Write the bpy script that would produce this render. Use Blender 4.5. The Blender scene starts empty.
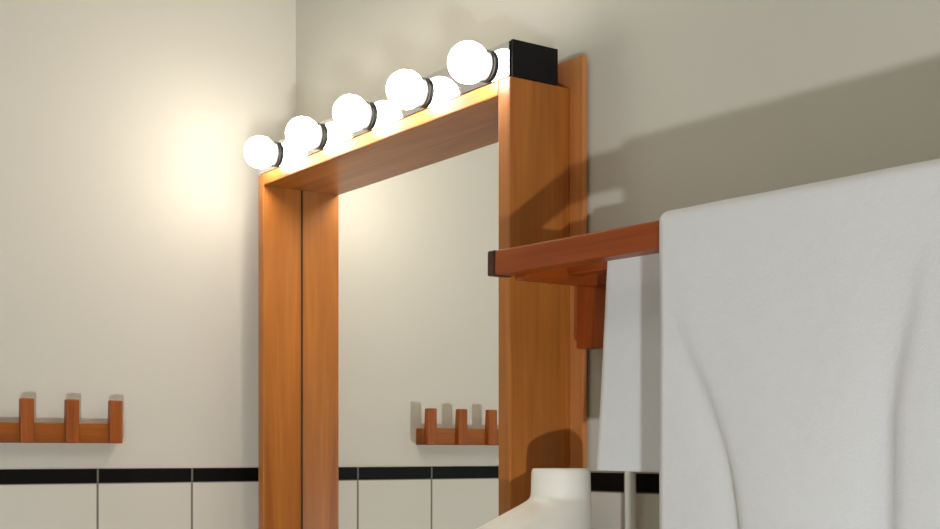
import bpy, bmesh, math, random
from mathutils import Vector, Matrix, noise
random.seed(4)
sc = bpy.context.scene
C = sc.collection
H = 1.40                       # height of the lens above the floor

# ------------------------------------------------------------------ measures
XF, XM, XP, XW = 0.8948, 0.962, 0.984, 0.9962     # frame front, mirror, back panel, right wall
YB = 1.9066                                       # back wall
YFI, YNI, YNO = 1.822, 1.210, 1.1866              # far board inside, near board inside / outside
YFO = 1.839
ZT = H + 0.4173                                   # underside of the top board
ZTT = H + 0.4353
ZBT, ZBB = H - 0.0208, H - 0.0418                 # black tile band
TILE = 0.15

# ------------------------------------------------------------------ helpers
def new(name, bm, mat, parent=None, smooth=False, bevel=0, seg=2):
    me = bpy.data.meshes.new(name)
    bmesh.ops.recalc_face_normals(bm, faces=bm.faces)
    bm.to_mesh(me); bm.free()
    o = bpy.data.objects.new(name, me)
    C.objects.link(o)
    if mat: me.materials.append(mat)
    if parent: 
        o.parent = parent
        o.matrix_parent_inverse = Matrix.Translation(-parent.location)
    if smooth:
        for p in me.polygons: p.use_smooth = True
    if bevel:
        m = o.modifiers.new('bevel', 'BEVEL'); m.width = bevel; m.segments = seg; m.limit_method = 'ANGLE'
        m.harden_normals = False
    return o

def box(bm, x0, x1, y0, y1, z0, z1):
    v = [bm.verts.new(p) for p in ((x0,y0,z0),(x1,y0,z0),(x1,y1,z0),(x0,y1,z0),(x0,y0,z1),(x1,y0,z1),(x1,y1,z1),(x0,y1,z1))]
    for f in ((0,3,2,1),(4,5,6,7),(0,1,5,4),(1,2,6,5),(2,3,7,6),(3,0,4,7)):
        bm.faces.new([v[i] for i in f])
    return bm

def boxm(*a): return box(bmesh.new(), *a)

def thing(name, loc, label, cat, group=None):
    o = bpy.data.objects.new(name, None); C.objects.link(o)
    o.location = loc; o.empty_display_size = .05
    tag(o, label, cat, group)
    return o

def tag(o, label, cat, group=None):
    o['label'] = label; o['category'] = cat
    if group: o['group'] = group
    return o

def struct(o):
    o['kind'] = 'structure'; return o

def prism(pts, axis, a, b):
    """polygon extruded along axis 0/1/2 from a to b; pts give the two other coordinates in order"""
    bm = bmesh.new()
    def P(p, t):
        q = list(p); q.insert(axis, t); return bm.verts.new(q)
    A = [P(p, a) for p in pts]; B = [P(p, b) for p in pts]
    bm.faces.new(A); bm.faces.new(B[::-1])
    n = len(pts)
    for i in range(n): bm.faces.new((A[i], B[i], B[(i+1) % n], A[(i+1) % n]))
    return bm

def lathe(prof, n=40, axis='z', origin=(0,0,0)):
    bm = bmesh.new(); rings = []
    ox, oy, oz = origin
    for r, h in prof:
        if r < 1e-6:
            p = (ox,oy,oz+h) if axis == 'z' else (ox+h,oy,oz)
            rings.append([bm.verts.new(p)])
        else:
            ring = []
            for i in range(n):
                a = 2*math.pi*i/n
                c, s = r*math.cos(a), r*math.sin(a)
                ring.append(bm.verts.new((ox+c,oy+s,oz+h) if axis == 'z' else (ox+h,oy+c,oz+s)))
            rings.append(ring)
    for A, B in zip(rings, rings[1:]):
        if len(A) == 1 and len(B) == 1: continue
        for i in range(n):
            j = (i+1) % n
            if len(A) == 1: bm.faces.new((A[0], B[i], B[j]))
            elif len(B) == 1: bm.faces.new((A[i], B[0], A[j]))
            else: bm.faces.new((A[i], B[i], B[j], A[j]))
    return bm

# ------------------------------------------------------------------ materials
def material(name):
    m = bpy.data.materials.new(name); m.use_nodes = True
    nt = m.node_tree
    return m, nt, nt.nodes['Principled BSDF']

def N(nt, t, **kw):
    n = nt.nodes.new(t)
    for k, v in kw.items():
        if k in n.inputs.keys(): n.inputs[k].default_value = v
        else: setattr(n, k, v)
    return n

def srgb(r, g, b):
    f = lambda c: (c/255)/12.92 if c/255 <= .04045 else ((c/255+.055)/1.055)**2.4
    return (f(r), f(g), f(b), 1)

def plain(name, col, rough=.5, metal=0, **kw):
    m, nt, b = material(name)
    b.inputs['Base Color'].default_value = col
    b.inputs['Roughness'].default_value = rough
    b.inputs['Metallic'].default_value = metal
    for k, v in kw.items(): b.inputs[k].default_value = v
    return m

def plaster(name, col):
    m, nt, b = material(name)
    tc = N(nt, 'ShaderNodeTexCoord')
    n1 = N(nt, 'ShaderNodeTexNoise', Scale=3.0, Detail=4.0)
    n2 = N(nt, 'ShaderNodeTexNoise', Scale=180.0, Detail=2.0)
    ramp = N(nt, 'ShaderNodeMix', data_type='RGBA')
    ramp.inputs[6].default_value = tuple(c*.96 for c in col[:3]) + (1,)
    ramp.inputs[7].default_value = col
    bump = N(nt, 'ShaderNodeBump', Strength=.06, Distance=.002)
    L = nt.links.new
    L(tc.outputs['Object'], n1.inputs['Vector']); L(tc.outputs['Object'], n2.inputs['Vector'])
    L(n1.outputs['Fac'], ramp.inputs[0]); L(ramp.outputs[2], b.inputs['Base Color'])
    L(n2.outputs['Fac'], bump.inputs['Height']); L(bump.outputs['Normal'], b.inputs['Normal'])
    b.inputs['Roughness'].default_value = .8; b.inputs['Specular IOR Level'].default_value = .2
    return m

def tiles(name, axis, off, zoff, col, grout, rough=.18, gw=.0034, rows=True):
    """square glazed tiles laid out along a world axis (0 = x, 1 = y), joints at off + k * TILE"""
    m, nt, b = material(name); L = nt.links.new
    tc = N(nt, 'ShaderNodeTexCoord'); sep = N(nt, 'ShaderNodeSeparateXYZ')
    L(tc.outputs['Object'], sep.inputs[0])
    def joint(sock, o):
        a = N(nt, 'ShaderNodeMath', operation='SUBTRACT'); L(sock, a.inputs[0]); a.inputs[1].default_value = o - TILE/2
        w = N(nt, 'ShaderNodeMath', operation='FLOORED_MODULO'); L(a.outputs[0], w.inputs[0]); w.inputs[1].default_value = TILE
        s = N(nt, 'ShaderNodeMath', operation='SUBTRACT'); L(w.outputs[0], s.inputs[0]); s.inputs[1].default_value = TILE/2
        d = N(nt, 'ShaderNodeMath', operation='ABSOLUTE'); L(s.outputs[0], d.inputs[0])
        r = N(nt, 'ShaderNodeMapRange'); r.inputs[1].default_value = gw*.35; r.inputs[2].default_value = gw*.7
        r.inputs[3].default_value = 1; r.inputs[4].default_value = 0
        L(d.outputs[0], r.inputs[0]); return r.outputs[0]
    f = joint(sep.outputs[axis], off)
    if rows:
        g = joint(sep.outputs[2], zoff)
        mx = N(nt, 'ShaderNodeMath', operation='MAXIMUM'); L(f, mx.inputs[0]); L(g, mx.inputs[1]); f = mx.outputs[0]
    mix = N(nt, 'ShaderNodeMix', data_type='RGBA'); L(f, mix.inputs[0])
    mix.inputs[6].default_value = col; mix.inputs[7].default_value = grout
    L(mix.outputs[2], b.inputs['Base Color'])
    rr = N(nt, 'ShaderNodeMapRange'); rr.inputs[3].default_value = rough; rr.inputs[4].default_value = .8
    L(f, rr.inputs[0]); L(rr.outputs[0], b.inputs['Roughness'])
    inv = N(nt, 'ShaderNodeMath', operation='SUBTRACT'); inv.inputs[0].default_value = 1; L(f, inv.inputs[1])
    bump = N(nt, 'ShaderNodeBump', Strength=.4, Distance=.001); L(inv.outputs[0], bump.inputs['Height'])
    L(bump.outputs['Normal'], b.inputs['Normal'])
    if not rows: b.inputs['Specular IOR Level'].default_value = .12
    return m

def wood(name, axis, light, dark, scale=1.0, seed=0.0, rough=.36):
    """straight grained wood, grain running along a world axis"""
    m, nt, b = material(name); L = nt.links.new
    tc = N(nt, 'ShaderNodeTexCoord'); mp = N(nt, 'ShaderNodeMapping')
    s = [26*scale]*3; s[axis] = 1.6*scale
    mp.inputs['Scale'].default_value = s; mp.inputs['Location'].default_value = (seed, seed*1.7, seed*.6)
    L(tc.outputs['Object'], mp.inputs[0])
    n1 = N(nt, 'ShaderNodeTexNoise', Scale=1.0, Detail=3.0, Roughness=.55, Distortion=1.1)
    L(mp.outputs[0], n1.inputs['Vector'])
    s2 = [220*scale]*3; s2[axis] = 7*scale
    mp2 = N(nt, 'ShaderNodeMapping'); mp2.inputs['Scale'].default_value = s2
    L(tc.outputs['Object'], mp2.inputs[0])
    n2 = N(nt, 'ShaderNodeTexNoise', Scale=1.0, Detail=2.0)
    L(mp2.outputs[0], n2.inputs['Vector'])
    ad = N(nt, 'ShaderNodeMath', operation='MULTIPLY_ADD'); L(n2.outputs['Fac'], ad.inputs[0]); ad.inputs[1].default_value = .3
    L(n1.outputs['Fac'], ad.inputs[2])
    mr = N(nt, 'ShaderNodeMapRange'); mr.inputs[1].default_value = .4; mr.inputs[2].default_value = .9
    L(ad.outputs[0], mr.inputs[0])
    mix = N(nt, 'ShaderNodeMix', data_type='RGBA'); L(mr.outputs[0], mix.inputs[0])
    mix.inputs[6].default_value = light; mix.inputs[7].default_value = dark
    L(mix.outputs[2], b.inputs['Base Color'])
    b.inputs['Roughness'].default_value = rough; b.inputs['Specular IOR Level'].default_value = .3
    bump = N(nt, 'ShaderNodeBump', Strength=.1, Distance=.0008); L(n2.outputs['Fac'], bump.inputs['Height'])
    L(bump.outputs['Normal'], b.inputs['Normal'])
    return m

def terry(name, col):
    m, nt, b = material(name); L = nt.links.new
    tc = N(nt, 'ShaderNodeTexCoord')
    n1 = N(nt, 'ShaderNodeTexNoise', Scale=420.0, Detail=2.0); n2 = N(nt, 'ShaderNodeTexNoise', Scale=60.0, Detail=3.0)
    L(tc.outputs['Object'], n1.inputs['Vector']); L(tc.outputs['Object'], n2.inputs['Vector'])
    ad = N(nt, 'ShaderNodeMath', operation='ADD'); L(n1.outputs['Fac'], ad.inputs[0]); L(n2.outputs['Fac'], ad.inputs[1])
    bump = N(nt, 'ShaderNodeBump', Strength=.25, Distance=.0015); L(ad.outputs[0], bump.inputs['Height'])
    L(bump.outputs['Normal'], b.inputs['Normal'])
    mix = N(nt, 'ShaderNodeMix', data_type='RGBA'); L(n2.outputs['Fac'], mix.inputs[0])
    mix.inputs[6].default_value = tuple(c*.95 for c in col[:3]) + (1,); mix.inputs[7].default_value = col
    L(mix.outputs[2], b.inputs['Base Color'])
    b.inputs['Roughness'].default_value = .95
    b.inputs['Sheen Weight'].default_value = .15
    return m

def emit(name, col, strength):
    m, nt, b = material(name)
    b.inputs['Base Color'].default_value = (.9,.9,.88,1)
    b.inputs['Emission Color'].default_value = col
    b.inputs['Emission Strength'].default_value = strength
    return m

BULB_W = 27.0
M = {}
M['paint'] = plaster('wall paint', srgb(213, 209, 198))
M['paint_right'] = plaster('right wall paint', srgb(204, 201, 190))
M['ceil'] = plaster('ceiling paint', srgb(232, 229, 222))
TC, GC = srgb(214, 210, 200), srgb(120, 112, 104)
GX = XM - .1495
GY = 1.0995
M['tile_b'] = tiles('white wall tiles back', 0, GX, ZBB, TC, GC)
M['tile_r'] = tiles('white wall tiles right', 1, GY, ZBB, TC, GC)
M['band_b'] = tiles('black band tiles back', 0, GX, 0, (.003,.003,.003,1), srgb(120,116,108), .55, .0028, False)
M['band_r'] = tiles('black band tiles right', 1, GY, 0, (.003,.003,.003,1), srgb(120,116,108), .55, .0028, False)
M['floor'] = tiles('floor tiles', 0, 0, 0, srgb(150,145,138), srgb(100,96,90), .3, .005, False)
WL, WD = srgb(188, 118, 52), srgb(144, 82, 30)
M['wood_z'] = wood('board wood upright', 2, WL, WD, 1.0, .3)
M['wood_y'] = wood('board wood level', 1, WL, WD, 1.0, 2.1)
M['wood_panel'] = wood('panel wood', 2, srgb(202,136,80), srgb(176,106,56), .8, 4.2)
RL, RD = srgb(166, 78, 22), srgb(126, 52, 12)
M['rack_y'] = wood('red brown wood along rail', 1, RL, RD, 1.4, 1.2)
M['rack_x'] = wood('red brown wood arm', 0, RL, RD, 1.4, 3.2)
M['rack_z'] = wood('red brown wood plate', 2, RL, RD, 1.4, 5.2)
M['rack_dark'] = wood('dark brown end wood', 0, srgb(78,46,26), srgb(52,30,18), 1.4, 8.2)
PL_, PD_ = srgb(164, 92, 32), srgb(120, 58, 17)
M['peg_x'] = wood('peg rail wood', 0, PL_, PD_, 1.6, 6.2)
M['peg_z'] = wood('peg wood', 2, srgb(180,100,46), PD_, 1.6, 7.2)
M['mirror'] = plain('mirror silver', (.93,.95,.93,1), .0, 1)
M['chrome'] = plain('polished chrome', (.86,.86,.86,1), .05, 1)
M['black'] = plain('black enamel', (.004,.0045,.006,1), .45, **{'Specular IOR Level': .2})
M['seal'] = plain('dark rubber', srgb(64, 40, 24), .7)
M['darkm'] = plain('dark collar metal', (.03,.03,.03,1), .35, .6)
M['bulb'] = emit('lit opal glass', (1, .915, .80, 1), BULB_W)
M['terry'] = terry('white terry cloth', srgb(222, 222, 224))
M['terry2'] = terry('white woven cloth', srgb(220, 221, 224))
M['ceramic'] = plain('white glazed ceramic', srgb(240, 236, 226), .38)
M['pipe'] = plain('white painted pipe', srgb(240, 236, 228), .4)

# ------------------------------------------------------------------ the room
X0, Y0, ZC, T = -1.60, -2.20, 2.50, .12
struct(new('floor', boxm(X0-T, XW+T, Y0-T, YB+T, -T, 0), M['floor']))
struct(new('ceiling', boxm(X0-T, XW+T, Y0-T, YB+T, ZC, ZC+T), M['ceil']))
struct(new('wall_back', boxm(X0-T, XW+T, YB, YB+T, 0, ZC), M['paint']))
struct(new('wall_right', boxm(XW, XW+T, Y0-T, YB, 0, ZC), M['paint_right']))
struct(new('wall_left', boxm(X0-T, X0, Y0-T, YB, 0, ZC), M['paint']))
struct(new('wall_front', boxm(X0, XW, Y0-T, Y0, 0, ZC), M['paint']))
e = .0035
struct(new('trim_1', boxm(X0, XW-e, YB-e, YB, 0, ZBB), M['tile_b'], bevel=.001))
struct(new('trim_2', boxm(X0, XW-e, YB-e-.001, YB, ZBB, ZBT), M['band_b'], bevel=.0015))
struct(new('trim_3', boxm(XW-e, XW, Y0, YB-e, 0, ZBB), M['tile_r'], bevel=.001))
struct(new('trim_4', boxm(XW-e-.001, XW, Y0, YB-e-.001, ZBB, ZBT), M['band_r'], bevel=.0015))
# tiled ledge that runs under the mirror
LEDGE = H - .30
struct(new('trim_5', boxm(.74, XW-e, .70, YB-e, LEDGE-.05, LEDGE), M['tile_r'], bevel=.004))

# ------------------------------------------------------------------ mirror in its deep wooden frame
ZB = LEDGE
mir = thing('framed_mirror', (XM, (YFO+YNO)/2, ZB), 'tall mirror in a deep orange wooden box frame on the right wall', 'mirror')
new('side_board', boxm(XF, XP, YNO, YNI, ZB, ZTT), M['wood_z'], mir, bevel=.0015)
new('side_board', boxm(XF, XP, YFI, YFO, ZB, ZTT), M['wood_z'], mir, bevel=.0015)
new('top_board', boxm(XF, XP, YNI, YFI, ZT, ZTT), M['wood_y'], mir, bevel=.0015)
new('bottom_board', boxm(XF, XP, YNI, YFI, ZB, ZB+.02), M['wood_y'], mir, bevel=.0015)
new('back_panel', boxm(XP, XW-e-.0015, YNO-.023, YFO+.01, ZB, H+.470), M['wood_panel'], mir, bevel=.001)
new('mirror_glass', boxm(XM, XM+.005, YNI, YFI, ZB+.02, ZT), M['mirror'], mir)
for ya, yb in ((YNI, YNI+.0022), (YFI-.0022, YFI)):
    new('mirror_seal', boxm(XM-.0012, XM-.0001, ya, yb, ZB+.02, ZT), M['seal'], mir)['label'] = 'dark seal along the mirror edge'

# ------------------------------------------------------------------ strip light with five globes
ZL0, ZL1, XL2 = ZTT, H + .4771, XM + .0018
BX, BZ, BY0, BDY, BR = XF - .026, H + .457, 1.779, -.1365, .0242
lamp = thing('vanity_light', (XF+.03, (YFO+YNO)/2, ZL0), 'lit strip light with five round globe bulbs on top of the mirror frame', 'lamp')
new('housing', boxm(XF+.0022, XL2, YNO+.004, YFO-.004, ZL0, ZL1), M['black'], lamp, bevel=.001)
new('face_plate', boxm(XF+.0002, XF+.0022, YNO+.003, YFO-.003, ZL0+.001, ZL1-.001), M['chrome'], lamp)
for ya, yb in ((YNO-.001, YNO+.004), (YFO-.004, YFO+.001)):
    new('end_cap', boxm(XF+.003, XL2+.001, ya, yb, ZL0, ZL1+.001), M['black'], lamp, bevel=.001)
for i in range(5):
    y = BY0 + i*BDY
    prof = [(0, -BR)]
    for k in range(1, 22):
        a = math.pi*k/24
        prof.append((BR*math.sin(a), -BR*math.cos(a)))
    prof += [(.0125, .0215), (.0120, .0262)]
    bm = lathe(prof, 40, 'x', (BX, y, BZ))
    b = new('bulb', bm, M['bulb'], lamp, smooth=True)
    col = lathe([(.0125,.0212),(.0185,.0212),(.0188,.0216),(.0182,.0262),(.0125,.0262)], 40, 'x', (BX, y, BZ))
    new('collar', col, M['darkm'], b, smooth=True)
    b.children[0].matrix_parent_inverse = Matrix.Identity(4)

# ------------------------------------------------------------------ peg rail on the back wall
PX = XM - .2814; PS = .0651
PH = H - .0035
rk = thing('peg_rail', (PX - 2*PS, YB, PH + .0209), 'reddish wooden rail of upright pegs on the pale wall left of the mirror', 'coat rack')
new('rail', boxm(PX-4*PS-.016, PX+.0125, YB-.026, YB, PH+.0209, PH+.0500), M['peg_x'], rk, bevel=.0015)
for i in range(5):
    x = PX - i*PS
    bm = prism([(YB-.034, PH+.0205), (YB-.0255, PH+.0205), (YB-.0215, PH+.052), (YB-.0235, PH+.0845), (YB-.034, PH+.0845), (YB-.034, PH+.05)], 0, x-.0098, x+.0098)
    new('peg', bm, M['peg_z'], rk, bevel=.0018)

# ------------------------------------------------------------------ towel rack beside the mirror
RXF, RXB, RZ = .8355, .913, H + .2020
RY0, RY1 = .16, 1.120
rack = thing('towel_rack', (XP, (RY0+RY1)/2, H+.122), 'red brown wooden towel rack with two rails beside the mirror frame', 'towel rack')
for yc in (1.106, .22):
    new('wall_plate', boxm(XP-.020, XW-.0001, yc-.034, yc+.018, H+.122, H+.226), M['rack_z'], rack, bevel=.002) if yc < 1 else \
    new('wall_plate', boxm(XP-.022, XP-.0002, yc-.013, yc+.044, H+.117, H+.226), M['rack_z'], rack, bevel=.002)
    new('arm', boxm(RXF+.011, XP-.021, yc-.011, yc+.011, RZ-.018, RZ+.011), M['rack_x'], rack, bevel=.002)
new('rail', boxm(RXF-.013, RXF+.011, RY0, RY1, RZ-.0135, RZ+.0125), M['rack_y'], rack, bevel=.002)
for ya, yb in ((RY1, RY1+.013), (RY0-.013, RY0)):
    new('end_cap', boxm(RXF-.0137, RXF+.0117, ya, yb, RZ-.0142, RZ+.0132), M['rack_dark'], rack, bevel=.002)['label'] = 'darker end of the rail'  # rail ends drawn as slightly thicker blocks in a darker brown
new('rail', boxm(RXB-.010, RXB+.010, RY0, 1.110, RZ-.010, RZ+.010), M['rack_y'], rack, bevel=.002)

TILT = .018                    # the rack hangs a little lower at its near end
rack.rotation_euler = (TILT, 0, 0)
rack.location.z -= TILT*(.857 - (RY0+RY1)/2)
def drape(name, mat, parent, xr, zr, hw, top, y0, y1, zfront, zback, disp, thick, ny=90, nz=150, skew=None):
    """cloth hung over a rail that runs along y: front leg, over the top, back leg"""
    path = []
    nf = nz
    for i in range(nf): path.append((xr-hw, zfront + (zr+top-hw*.6-zfront)*i/nf, 0))
    for i in range(0, 13):
        a = math.pi*(1 - i/12)
        path.append((xr+hw*math.cos(a), zr+top-hw*.6+hw*.6*math.sin(a), 1))
    nb = nz//2
    for i in range(1, nb): path.append((xr+hw, zr+top-hw*.6 - (zr+top-hw*.6-zback)*i/nb, 2))
    bm = bmesh.new(); rows = []
    for (x, z, leg) in path:
        row = []
        for j in range(ny+1):
            y = y0 + (y1-y0)*j/ny
            dx, dy, dz = disp(y, z, leg)
            row.append(bm.verts.new((x+dx, y+dy, z+dz+TILT*(y-.857))))
        rows.append(row)
    for A, B in zip(rows, rows[1:]):
        for j in range(ny): bm.faces.new((A[j], A[j+1], B[j+1], B[j]))
    o = new(name, bm, mat, parent, smooth=True)
    m = o.modifiers.new('thick', 'SOLIDIFY'); m.thickness = thick; m.offset = 0
    return o

TY1, TY0 = .857, .30
TOPZ = RZ + .0125
def sm(a, b, t):
    t = max(0, min(1, (t-a)/(b-a))); return t*t*(3-2*t)
CREASE = [(0,.006),(.083,.014),(.12,.034),(.16,.058),(.22,.086),(.28,.098),(.70,.125)]
def curve(d):
    def f(d):
        for (a, p), (b, q) in zip(CREASE, CREASE[1:]):
            if d <= b: return p + (q-p)*max(0, d-a)/(b-a)
        return CREASE[-1][1]
    return sum(f(max(0, d+k*.006)) for k in range(-4, 5))/9
def disp_big(y, z, leg):
    if leg == 2: return (.004*noise.noise(Vector((y*9, z*3, 5))), 0, 0)
    d = TOPZ - z
    dx = 0
    # long crease that runs from the upper corner down towards the right
    yc = TY1 - curve(d)
    amp = sm(.05, .25, d)
    t = (yc - y)
    w_ = .022 if t < 0 else .005
    dx += amp*.0040*math.exp(-(t/w_)**2)                       # the hollow left of the crease
    dx -= amp*.0075*sm(-.004, .017, t)*(1 - .85*sm(.02, .17, t))   # the swell right of it
    # shallow fold further along
    y2 = .582 + .027*sm(.02, .2, d)
    t2 = y - y2
    dx += sm(.03, .2, d)*.0030*math.exp(-(t2/(.03 if t2 > 0 else .006))**2)
    dx -= sm(.03, .2, d)*.0050*sm(-.004, .016, -t2)*(1 - .8*sm(.02, .12, -t2))
    dx -= sm(.02, .3, d)*.004*math.exp(-((y-.70)/.05)**2)
    dx += .0016*noise.noise(Vector((y*14, z*5, 1)))*sm(0, .1, d)
    dz = .0012*noise.noise(Vector((y*11, 0, 3)))
    return (dx, 0, dz)
tw = drape('hanging_bath_towel', M['terry'], None, RXF-.001, TOPZ, .0170, .0060, TY0, TY1, H-.62, H-.40, disp_big, .005)
tag(tw, 'large white bath towel hung over the front rail of the towel rack', 'towel')

def disp_small(y, z, leg):
    d = TOPZ - z
    k = max(0, min(1, d/.24))
    dy = .017*k*sm(.80, 1.02, y)
    dx = -.003*k*math.sin((y-.8)*38) + .0012*noise.noise(Vector((y*20, z*8, 2)))
    if leg == 2: dx = max(-.002, min(.006, dx))
    return (dx, dy, 0)
t2 = drape('hanging_hand_towel', M['terry2'], None, RXB, RZ+.010, .0135, .0045, 0.74, 1.020, H-.0190, H+.02, disp_small, .004, 50, 60)
tag(t2, 'smaller white towel hanging on the back rail between mirror frame and bath towel', 'towel')

# ------------------------------------------------------------------ white pipe on the tiles
pp = new('wall_pipe', lathe([(0,LEDGE),(.0064,LEDGE),(.0064,H+.02),(.0055,H+.024),(0,H+.024)], 24, 'z', (.976, 1.0727, 0)), M['pipe'], smooth=True)
tag(pp, 'thin white upright pipe on the tiles below the smaller towel', 'pipe')

# ------------------------------------------------------------------ white jug below the near end of the frame
def jug():
    JX, JY = .9055, 1.108
    # (height above ledge, centre shift in x, half width x, half width y)
    prof = [(0,-.055,.070,.056),(.004,-.055,.078,.060),(.05,-.058,.096,.068),(.12,-.070,.108,.070),(.165,-.070,.106,.069),
            (.19,-.064,.100,.064),(.212,-.046,.080,.054),(.232,-.023,.0565,.045),(.247,-.0045,.0375,.038),(.2505,-.0015,.0345,.0355),(.254,0,.033,.034),(.262,0,.0325,.0338),(.278,0,.0325,.0335),(.2835,0,.0320,.033),(.2858,0,.0300,.031)]
    n = 56; bm = bmesh.new(); rings = []
    full = prof + [(.2845,0,.0280,.029),(.270,0,.0275,.0285),(.25,-.005,.03,.03)]
    for h, cx, rx, ry in full:
        rings.append([bm.verts.new((JX+cx+rx*math.cos(2*math.pi*i/n), JY+ry*math.sin(2*math.pi*i/n), LEDGE+h)) for i in range(n)])
    for A, B in zip(rings, rings[1:]):
        for i in range(n): bm.faces.new((A[i], A[(i+1)%n], B[(i+1)%n], B[i]))
    bm.faces.new(rings[0][::-1]); bm.faces.new(rings[-1])
    o = new('jug', bm, M['ceramic'], None, smooth=True)
    m = o.modifiers.new('sub', 'SUBSURF'); m.levels = 1; m.render_levels = 2
    return o
tag(jug(), 'white jug with a narrow neck and sloping shoulder below the mirror frame', 'jug')

# ------------------------------------------------------------------ light
def lamp_area(name, loc, target, size, energy, col):
    l = bpy.data.lights.new(name, 'AREA'); l.shape = 'DISK'; l.size = size; l.energy = energy; l.color = col
    o = bpy.data.objects.new(name, l); C.objects.link(o); o.location = loc
    o.rotation_euler = (Vector(target) - Vector(loc)).to_track_quat('-Z', 'Y').to_euler()
    return o
FL = (-.63, -1.14, H-.94)
lamp_area('flash_lamp', FL, (.9, 1.1, H+.2), .08, 32, (.93, .975, 1))
lamp_area('ambient_fill', (-.3, .2, ZC-.03), (-.3, .2, 0), .5, 2.5, (1, .95, .88))  # added soft fill to lift the ambient level, not a fixture of the room

w = bpy.data.worlds.new('World'); sc.world = w; w.use_nodes = True
w.node_tree.nodes['Background'].inputs[0].default_value = (1, .97, .93, 1)
w.node_tree.nodes['Background'].inputs[1].default_value = .03

# ------------------------------------------------------------------ camera (upright, view shifted upwards)
cam = bpy.data.cameras.new('Camera'); co = bpy.data.objects.new('Camera', cam); C.objects.link(co)
TH = .6151
co.location = (0, 0, H)
co.rotation_euler = (math.pi/2, 0, -TH)
cam.sensor_fit = 'HORIZONTAL'; cam.sensor_width = 36
cam.lens = 1294.6/940*36
cam.shift_x = 0.0
cam.shift_y = (454.87-264.5)/940
cam.clip_start = .02
sc.camera = co

vs = sc.view_settings
sc.display_settings.display_device = 'sRGB'
vs.view_transform = 'Standard'; vs.look = 'None'; vs.gamma = 1; vs.use_curve_mapping = False
vs.exposure = 0.2
cy = sc.cycles
cy.use_denoising = True
cy.max_bounces = 12; cy.diffuse_bounces = 6; cy.glossy_bounces = 6
cy.blur_glossy = 0.1
cy.sample_clamp_indirect = 8
